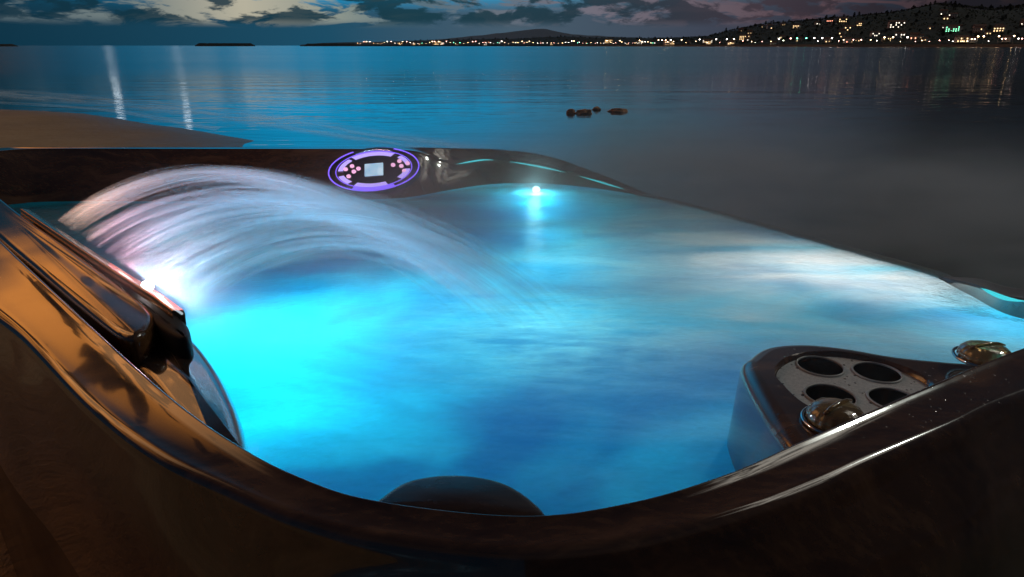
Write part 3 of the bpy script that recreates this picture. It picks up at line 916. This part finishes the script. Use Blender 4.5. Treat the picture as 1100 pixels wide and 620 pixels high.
# sea wall along the town
bm = bmesh.new(); rg = []
for k in range(260):
    x = 372 + 3 * k
    D = lerp_tab(DSH, x) - 6; q = far_at(x, 47, D); d = Vector((q.x, q.y, 0)).normalized(); b0 = Vector((q.x, q.y, -1))
    rg.append([b0, b0 + Vector((0, 0, 3.2)), b0 + d * 9 + Vector((0, 0, 3.2)), b0 + d * 9])
rings_bm(rg, False, bm=bm)
sw = obj('promenade', bm, M['wall'], smooth=False); sw['kind'] = 'structure'

# street lamps of the waterfront
M['pole'] = simple('grey lamp post', (0.12, 0.12, 0.12), 0.6)
LAMPC = [glow('warm street lamp', (1.0, 0.66, 0.34), 22), glow('white street lamp', (1.0, 0.90, 0.80), 22), glow('pinkish street lamp', (1.0, 0.45, 0.36), 22), glow('green harbour lamp', (0.15, 1.0, 0.6), 22)]
def lamp_proto(mat):
    bm = bmesh.new(); tube(bm, [Vector((0, 0, 0)), Vector((0, 0, 5.4)), Vector((0, -0.3, 5.8)), Vector((0, -0.9, 6.0))], [0.14, 0.09, 0.08, 0.07], 6)
    post = bpy.data.meshes.new('post'); bm.to_mesh(post); bm.free(); post.materials.append(M['pole'])
    bm = bmesh.new(); bmesh.ops.create_uvsphere(bm, u_segments=10, v_segments=6, radius=0.55, matrix=Matrix.Translation((0, -0.9, 5.9)) @ Matrix.Diagonal((1, 1, 0.75, 1)))
    head = bpy.data.meshes.new('lamp_head'); bm.to_mesh(head); bm.free(); head.materials.append(mat)
    return post, head
PROT = [lamp_proto(q) for q in LAMPC]
def put_lamp(x, kind, dz=2.2, off=-2.0, s=1.0, label=None):
    D = lerp_tab(DSH, x) + off
    q = far_at(x, 47, D); q.z = dz
    o = empty('street_lamp', q, math.atan2(-q.x, q.y)); o.scale = (s, s, s)
    post, head = PROT[kind]
    for nm, me in (('post', post), ('lamp_head', head)):
        c = bpy.data.objects.new(nm, me); c.parent = o; COL.objects.link(c)
    lb = ['warm yellow street lamp on the lit promenade across the bay', 'white street lamp on the lit promenade across the bay', 'pinkish orange street lamp on the promenade across the bay', 'green harbour lamp at the water edge across the bay'][kind]
    tag(o, lb, 'street lamp', ['warm street lamps on the far promenade', 'white street lamps on the far promenade', 'pinkish street lamps on the far promenade', 'green lamps on the far promenade'][kind])
rl = random.Random(3)
x = 384.0
while x < 1098:
    kind = rl.choices([0, 1, 2, 3], [4, 4, 2.2, 0.35])[0]
    put_lamp(x, kind, s=rl.choice([0.45, 0.6, 0.75, 1.1]))
    x += rl.uniform(2.0, 5.0) if x < 720 else rl.uniform(3, 11)

# houses of the town
WIN = [glow('warm lit window', (1.0, 0.66, 0.32), 3.2), glow('white lit window', (1.0, 0.88, 0.72), 3), glow('reddish lit window', (1.0, 0.35, 0.22), 4), glow('greenish lit window', (0.25, 1.0, 0.55), 4)]
WALLS = [simple('cream render', (0.55, 0.50, 0.42), 0.9), simple('white render', (0.70, 0.69, 0.66), 0.9), simple('pinkish render', (0.50, 0.36, 0.30), 0.9)]
M['roof'] = simple('dark clay roof', (0.14, 0.065, 0.045), 0.9)
def house_meshes(w, d, h, rh):
    bm = bmesh.new(); box(bm, (0, 0, h / 2), (w, d, h))
    wall = bpy.data.meshes.new('wall'); bm.to_mesh(wall); bm.free()
    bm = bmesh.new()
    o_ = 0.5
    A_ = [Vector((-w / 2 - o_, -d / 2 - o_, h + .02)), Vector((w / 2 + o_, -d / 2 - o_, h + .02)), Vector((w / 2 + o_, d / 2 + o_, h + .02)), Vector((-w / 2 - o_, d / 2 + o_, h + .02))]
    v = [bm.verts.new(q) for q in A_]; r0 = bm.verts.new((-w / 2 - o_, 0, h + rh)); r1 = bm.verts.new((w / 2 + o_, 0, h + rh))
    for f in ((v[0], v[1], r1, r0), (v[2], v[3], r0, r1), (v[0], r0, v[3]), (v[1], v[2], r1), (v[3], v[2], v[1], v[0])): bm.faces.new(f)
    roof = bpy.data.meshes.new('roof'); bm.to_mesh(roof); bm.free(); roof.materials.append(M['roof'])
    wins = []
    nx = max(2, int(w / 3.2))
    for fl in range(max(1, int(h / 3))):
        for k in range(nx):
            bm = bmesh.new(); box(bm, ((-w / 2) + w * (k + .5) / nx, -d / 2 - 0.03, 1.7 + 3 * fl), (1.2, 0.10, 1.4))
            me = bpy.data.meshes.new('window'); bm.to_mesh(me); bm.free(); wins.append(me)
    return wall, roof, wins
HS = [house_meshes(9, 8, 5.8, 2.6), house_meshes(13, 9, 6.2, 2.4), house_meshes(8, 7, 3.6, 2.2), house_meshes(22, 10, 9.0, 2.6)]
HK = [(0, 'two storey'), (1, 'broad two storey'), (2, 'single storey'), (3, 'long three storey')]
dark_glass = simple('dark window pane', (0.02, 0.022, 0.028), 0.15)
def put_house(x, k, shape, wallm, winm, lit, label, group, rz=0.0):
    q = hill_point(x, k); q.z -= 0.5
    o = empty('house', q, math.atan2(-q.x, q.y) + rz); hs_ = rl.uniform(0.55, 0.8); o.scale = (hs_, hs_, hs_)
    wl, rf, wn = HS[shape]
    def child(nm, me, mat=None):
        c = bpy.data.objects.new(nm, me); c.parent = o; COL.objects.link(c)
        if mat:
            if not me.materials: me.materials.append(mat)
            c.material_slots[0].link = 'OBJECT'; c.material_slots[0].material = mat
        return c
    child('wall', wl, WALLS[wallm]); child('roof', rf)
    for w_ in wn: child('window', w_, WIN[winm] if rl.random() < lit else dark_glass)
    tag(o, label, 'house', group)
    return o
wn_ = ['warm lit', 'white lit', 'reddish lit', 'greenish lit']; wl_ = ['cream', 'white', 'pinkish']
for _ in range(70):
    if rl.random() < 0.62: x = rl.uniform(765, 1098); k = rl.uniform(0.03, 0.8) ** 1.2
    else: x = rl.uniform(395, 765); k = rl.uniform(0.02, 0.35)
    sh = rl.choices([0, 1, 2, 3], [4, 3, 2, 1])[0]; wm = rl.choice([0, 1, 2]); wi = rl.choices([0, 1, 2, 3], [5, 4, 1, 0.25])[0]
    lb = f'{wl_[wm]} {HK[sh][1]} house with {wn_[wi]} windows on the dark hillside across the bay'
    put_house(x, k, sh, wm, wi, 0.55, lb, lb.replace(' house ', ' houses '), rl.uniform(-.4, .4))

# trees of the far hillside
m, g = material('dark evergreen leaves'); p = g.pos()
g.put(g.b.inputs['Base Color'], g.ramp(g.noise(p, 0.6, 3), [(0.3, (0.010, 0.015, 0.007)), (0.7, (0.025, 0.034, 0.015))])); g.b.inputs['Roughness'].default_value = 0.9
M['leaf'] = m
M['bark'] = simple('dark bark', (0.06, 0.045, 0.035), 0.95)
def crown_mesh(seed, H, W):
    r_ = random.Random(seed); bm = bmesh.new()
    for _ in range(420):
        u = r_.random(); a = r_.uniform(0, 2 * math.pi)
        prof = math.sin(math.pi * min(1, max(0, 0.12 + 0.86 * u))) ** 0.7 * (1 - 0.35 * u)
        rad_ = W * prof * math.sqrt(r_.random()) * (1 + 0.35 * mn.noise(Vector((math.cos(a) * 1.5, math.sin(a) * 1.5, u * 4 + seed))))
        c = Vector((rad_ * math.cos(a), rad_ * math.sin(a), H * (0.25 + 0.78 * u)))
        s = r_.uniform(0.3, 0.75)
        t1 = Vector((r_.gauss(0, 1), r_.gauss(0, 1), r_.gauss(0, .6))).normalized(); t2 = t1.orthogonal().normalized()
        bm.faces.new([bm.verts.new(c + t1 * s), bm.verts.new(c + t2 * s * .7), bm.verts.new(c - t1 * s), bm.verts.new(c - t2 * s * .7)])
    me = bpy.data.meshes.new('crown'); bm.to_mesh(me); bm.free(); me.materials.append(M['leaf'])
    bm = bmesh.new(); tube(bm, [Vector((0, 0, -0.5)), Vector((0.1, 0, H * .35)), Vector((0, 0.1, H * .7))], [0.4, 0.25, 0.1], 6)
    tk = bpy.data.meshes.new('trunk'); bm.to_mesh(tk); bm.free(); tk.materials.append(M['bark'])
    return me, tk
CR = [crown_mesh(1, 9, 4.2), crown_mesh(2, 12, 3.6), crown_mesh(3, 7, 4.0)]
tl = ['broad dark tree on the hillside across the bay', 'tall dark tree on the hillside across the bay', 'low bushy dark tree on the hillside across the bay']
for _ in range(296):
    x = rl.uniform(775, 1115) if rl.random() < .72 else rl.uniform(420, 775)
    k = 1.0 if rl.random() < .6 else rl.uniform(0.1, 0.95)
    i = rl.randrange(3); q = hill_point(x, k); q.z -= 0.6
    o = empty('tree', q, rl.uniform(0, 6)); s = rl.uniform(.3, .6) if x > 775 else rl.uniform(.25, .45); o.scale = (s, s, s)
    for nm, me in zip(('crown', 'trunk'), CR[i]):
        c = bpy.data.objects.new(nm, me); c.parent = o; COL.objects.link(c)
    tag(o, tl[i], 'tree', ['broad trees on the far hillside', 'tall trees on the far hillside', 'bushy trees on the far hillside'][i])

bm = bmesh.new(); r_ = random.Random(11)               # low scrub that roughens the hillside
for _ in range(3600):
    x = r_.uniform(700, 1120) if r_.random() < .85 else r_.uniform(430, 700)
    k = r_.uniform(0.05, 1.0)
    if r_.random() < .25: k = 1.0
    q = hill_point(x, k)
    if x > 760: q.z *= 1.02
    hh = r_.uniform(0.8, 2.6) * (1 if x > 760 else 0.7)
    for _j in range(4):
        c = q + Vector((r_.gauss(0, 1.3), r_.gauss(0, 1.3), r_.uniform(0, hh)))
        t1 = Vector((r_.gauss(0, 1), r_.gauss(0, 1), r_.gauss(0, .7))).normalized(); t2 = t1.orthogonal().normalized(); sz = r_.uniform(.5, 1.3)
        bm.faces.new([bm.verts.new(c + t1 * sz), bm.verts.new(c + t2 * sz * .7), bm.verts.new(c - t1 * sz), bm.verts.new(c - t2 * sz * .7)])
scrub = obj('scrub', bm, M['leaf'], smooth=False); tag(scrub, kind='stuff')

# ------------------------------------------------------------------ steam over the water
sc_ = at(800, 250, h=HW)
bm = bmesh.new()
bmesh.ops.create_icosphere(bm, subdivisions=4, radius=1.0)
for v in bm.verts:
    q = v.co
    v.co = Vector((q.x * 1.55, q.y * 1.45, max(q.z, -0.02) * 0.42))
m, g = material('drifting steam'); g.n.remove(g.b)
tc = g.new('ShaderNodeTexCoord').outputs['Object']; X = g.xyz(tc)
rx, ry, rz = g.m('DIVIDE', X[0], 1.55), g.m('DIVIDE', X[1], 1.45), g.m('DIVIDE', X[2], 0.42)
r2 = g.m('ADD', g.m('ADD', g.m('MULTIPLY', rx, rx), g.m('MULTIPLY', ry, ry)), g.m('MULTIPLY', rz, rz))
fall = g.step(r2, 1.0, 0.05)
fall = g.m('MULTIPLY', fall, g.m('POWER', g.step(rz, 0.9, 0.0, False), 2.0))
wis = g.noise(g.mapping(tc, rot=(0, 0, R(-20)), scale=(1.2, 2.4, 3.5)), 1.6, 3.0, 0.55, 0.5)
den = g.m('MULTIPLY', g.m('MULTIPLY', fall, g.step(wis, 0.30, 0.66)), 3.0)
vp = g.new('ShaderNodeVolumePrincipled'); vp.inputs['Color'].default_value = (0.9, 0.93, 0.95, 1); vp.inputs['Anisotropy'].default_value = 0.2
g.put(vp.inputs['Density'], den)
g.l.new(vp.outputs[0], g.out.inputs['Volume'])
ms = m
steam = obj('steam', bm, m, loc=Vector((sc_.x, sc_.y, WZ + 0.012))); tag(steam, kind='stuff')

for c_, r_s, dn in ((A0.lerp(A1, 0.80) + SN * 0.03 + Vector((0, 0, 0.02)), 0.17, 1.5), (jl + Vector((0, -0.05, 0.08)), 0.14, 4.5)):
    bm = bmesh.new()                                   # haze ball added round the lamp for a halo
    bmesh.ops.create_icosphere(bm, subdivisions=4, radius=r_s)
    for v in bm.verts: v.co.z = max(v.co.z, WZ + 0.004 - c_.z)
    m, g = material('lamp halo haze'); g.n.remove(g.b)
    tc = g.new('ShaderNodeTexCoord').outputs['Object']
    ln = g.new('ShaderNodeVectorMath', operation='LENGTH'); g.put(ln.inputs[0], tc)
    den = g.m('MULTIPLY', g.step(ln.outputs['Value'], r_s * 0.97, 0.0), dn)
    vp = g.new('ShaderNodeVolumePrincipled'); vp.inputs['Color'].default_value = (0.95, 0.92, 0.94, 1)
    g.put(vp.inputs['Density'], den); g.l.new(vp.outputs[0], g.out.inputs['Volume'])
    halo_haze = obj('halo_haze', bm, m, loc=c_); tag(halo_haze, kind='stuff')

# ------------------------------------------------------------------ sky
W = bpy.data.worlds.new('World'); SC.world = W; W.use_nodes = True
g = G(W)
for n in list(g.n): g.n.remove(n)
out = g.new('ShaderNodeOutputWorld'); bg = g.new('ShaderNodeBackground'); g.l.new(bg.outputs[0], out.inputs[0])
D = g.new('ShaderNodeTexCoord').outputs['Generated']
X = g.xyz(D)
az = g.m('ARCTAN2', X[0], X[1])
el = g.m('ARCSINE', X[2])
def deg(v): return g.m('MULTIPLY', v, 57.29578)
azd, eld = deg(az), deg(el)
# slow change round the horizon
horiz = g.ramp(g.step(azd, -60.0, 60.0, False), [(0.0, (0.003, 0.020, 0.036)), (0.20, (0.003, 0.032, 0.060)), (0.38, (0.010, 0.072, 0.13)), (0.50, (0.060, 0.105, 0.15)), (0.63, (0.045, 0.055, 0.085)), (0.76, (0.008, 0.010, 0.020)), (0.9, (0.002, 0.0025, 0.006))])
upper = g.ramp(g.step(azd, -60.0, 60.0, False), [(0.0, (0.002, 0.02, 0.04)), (0.19, (0.002, 0.035, 0.06)), (0.26, (0.004, 0.20, 0.40)), (0.36, (0.004, 0.46, 0.90)), (0.48, (0.012, 0.38, 0.72)), (0.57, (0.07, 0.19, 0.27)), (0.66, (0.075, 0.105, 0.15)), (0.76, (0.012, 0.016, 0.022)), (0.9, (0.003, 0.004, 0.008))])
base = g.mix(g.step(eld, 2.2, 4.6), horiz, upper)
high = g.mix(g.step(eld, 14.0, 36.0), base, (0.006, 0.012, 0.022))
# cloud layers near the horizon
cv = g.comb(g.m('MULTIPLY', azd, 0.20), g.m('MULTIPLY', eld, 0.85), 0.0)
gapc = g.m('MULTIPLY', g.m('MULTIPLY', g.step(azd, -30.0, -25.0), g.step(azd, -14.0, -18.0)), g.step(eld, 1.5, 2.6))
cl = g.noise(cv, 1.0, 7.0, 0.62, 0.6)
cl2 = g.m('SUBTRACT', g.noise(g.comb(g.m('MULTIPLY', azd, 0.26), g.m('MULTIPLY', eld, 0.75), 4.0), 1.0, 7.0, 0.62, 0.3), g.m('MULTIPLY', gapc, 0.09))
gapm = g.m('MULTIPLY', g.step(eld, 1.2, 2.0), g.step(eld, 4.1, 3.3))
bright = g.ramp(g.step(azd, -60.0, 60.0, False), [(0.15, (0.05, 0.10, 0.14)), (0.27, (0.16, 0.20, 0.20)), (0.33, (0.46, 0.43, 0.33)), (0.39, (0.24, 0.28, 0.25)), (0.43, (0.09, 0.16, 0.20)), (0.55, (0.16, 0.15, 0.19)), (0.68, (0.10, 0.06, 0.075)), (0.80, (0.003, 0.003, 0.006))])
sky = g.mix(g.m('MULTIPLY', gapm, g.step(g.m('ADD', cl, g.m('MULTIPLY', gapc, 0.16)), 0.46, 0.56)), high, bright)
darkc = g.ramp(g.step(azd, -60.0, 60.0, False), [(0.2, (0.003, 0.028, 0.050)), (0.45, (0.006, 0.040, 0.060)), (0.56, (0.012, 0.034, 0.052)), (0.66, (0.045, 0.032, 0.045)), (0.76, (0.006, 0.006, 0.012))])
sky = g.mix(g.m('MULTIPLY', g.m('MULTIPLY', gapm, g.step(cl2, 0.44, 0.53)), 0.92), sky, darkc)
# warm glow added to the unseen sky at left, to reflect in the rim
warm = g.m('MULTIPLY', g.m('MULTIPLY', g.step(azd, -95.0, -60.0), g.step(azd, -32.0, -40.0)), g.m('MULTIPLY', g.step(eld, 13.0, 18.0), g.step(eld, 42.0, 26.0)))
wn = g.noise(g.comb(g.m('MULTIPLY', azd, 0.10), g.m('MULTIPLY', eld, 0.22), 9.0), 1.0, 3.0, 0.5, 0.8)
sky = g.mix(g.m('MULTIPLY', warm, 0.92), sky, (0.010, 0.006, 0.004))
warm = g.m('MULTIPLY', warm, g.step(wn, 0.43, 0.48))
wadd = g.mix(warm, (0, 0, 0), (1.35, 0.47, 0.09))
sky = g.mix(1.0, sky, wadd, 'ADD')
sand_fill = g.m('MULTIPLY', g.m('MULTIPLY_ADD', g.m('MULTIPLY', g.step(azd, -39.0, -47.0), g.step(azd, -73.0, -65.0)), 0.90, g.m('MULTIPLY', g.step(g.m('ABSOLUTE', azd), 80.0, 130.0), 0.02)), g.m('MULTIPLY', g.step(eld, 20.0, 26.0), g.step(eld, 46.0, 38.0)))  # glow added to the unseen sky to brighten the sand
sky = g.mix(1.0, sky, g.mix(sand_fill, (0, 0, 0), (0.9, 0.46, 0.20)), 'ADD')
rim_shine = g.m('MULTIPLY', g.m('MULTIPLY', g.step(azd, 38.0, 48.0), g.step(azd, 95.0, 85.0)), g.m('MULTIPLY', g.step(eld, 35.0, 39.0), g.step(eld, 56.0, 50.0)))  # bright patch added high in the unseen sky for highlights on the rim
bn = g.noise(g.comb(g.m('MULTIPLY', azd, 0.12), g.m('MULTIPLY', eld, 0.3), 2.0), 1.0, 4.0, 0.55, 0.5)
sky = g.mix(1.0, sky, g.mix(g.m('MULTIPLY', rim_shine, g.step(bn, 0.40, 0.56)), (0, 0, 0), (1.9, 1.75, 1.5)), 'ADD')
# two bright spots added to the unseen sky for glints on the shallows
for x_, y_, s_ in ((104, -12, 0.5), (175, -38, 0.5)):
    d = ray(x_, y_); a0 = math.degrees(math.atan2(d.x, d.y)); e0 = math.degrees(math.atan2(d.z, math.hypot(d.x, d.y)))
    da = g.m('SUBTRACT', azd, a0); de = g.m('SUBTRACT', eld, e0)
    r2 = g.m('SQRT', g.m('ADD', g.m('MULTIPLY', da, da), g.m('MULTIPLY', de, de)))
    sky = g.mix(g.step(r2, 0.36, 0.16), sky, (2.6, 2.9, 3.1))
# the physical dusk sky under it all
st = g.new('ShaderNodeTexSky'); st.sky_type = 'NISHITA'; st.sun_disc = False
SUN_AZ, SUN_EL = 63.0, 39.0
st.sun_elevation = R(SUN_EL); st.sun_rotation = R(SUN_AZ)
sky = g.mix(1.0, sky, g.mix(1.0, st.outputs[0], (0.0006, 0.0006, 0.0006), 'MULTIPLY'), 'ADD')
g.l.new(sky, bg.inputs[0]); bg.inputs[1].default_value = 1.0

sun_d = bpy.data.lights.new('sun', 'SUN'); sun_d.energy = 0.24; sun_d.angle = R(2.5); sun_d.color = (0.93, 1.0, 0.90)
sun = bpy.data.objects.new('sun', sun_d); COL.objects.link(sun)
v = Vector((math.sin(R(SUN_AZ)) * math.cos(R(SUN_EL)), math.cos(R(SUN_AZ)) * math.cos(R(SUN_EL)), math.sin(R(SUN_EL))))
sun.rotation_euler = v.to_track_quat('Z', 'Y').to_euler()

# ------------------------------------------------------------------ render settings
vs = SC.view_settings
vs.view_transform = 'Standard'; vs.look = 'None'; vs.gamma = 1.0; vs.exposure = 0.0; vs.use_curve_mapping = False
SC.render.engine = 'CYCLES'
cy = SC.cycles
cy.use_denoising = True; cy.volume_step_rate = 2.0; cy.volume_max_steps = 64; cy.volume_bounces = 0
cy.max_bounces = 8; cy.transparent_max_bounces = 48; cy.diffuse_bounces = 3; cy.glossy_bounces = 4
cy.sample_clamp_indirect = 6.0
cy.caustics_reflective = False; cy.caustics_refractive = False
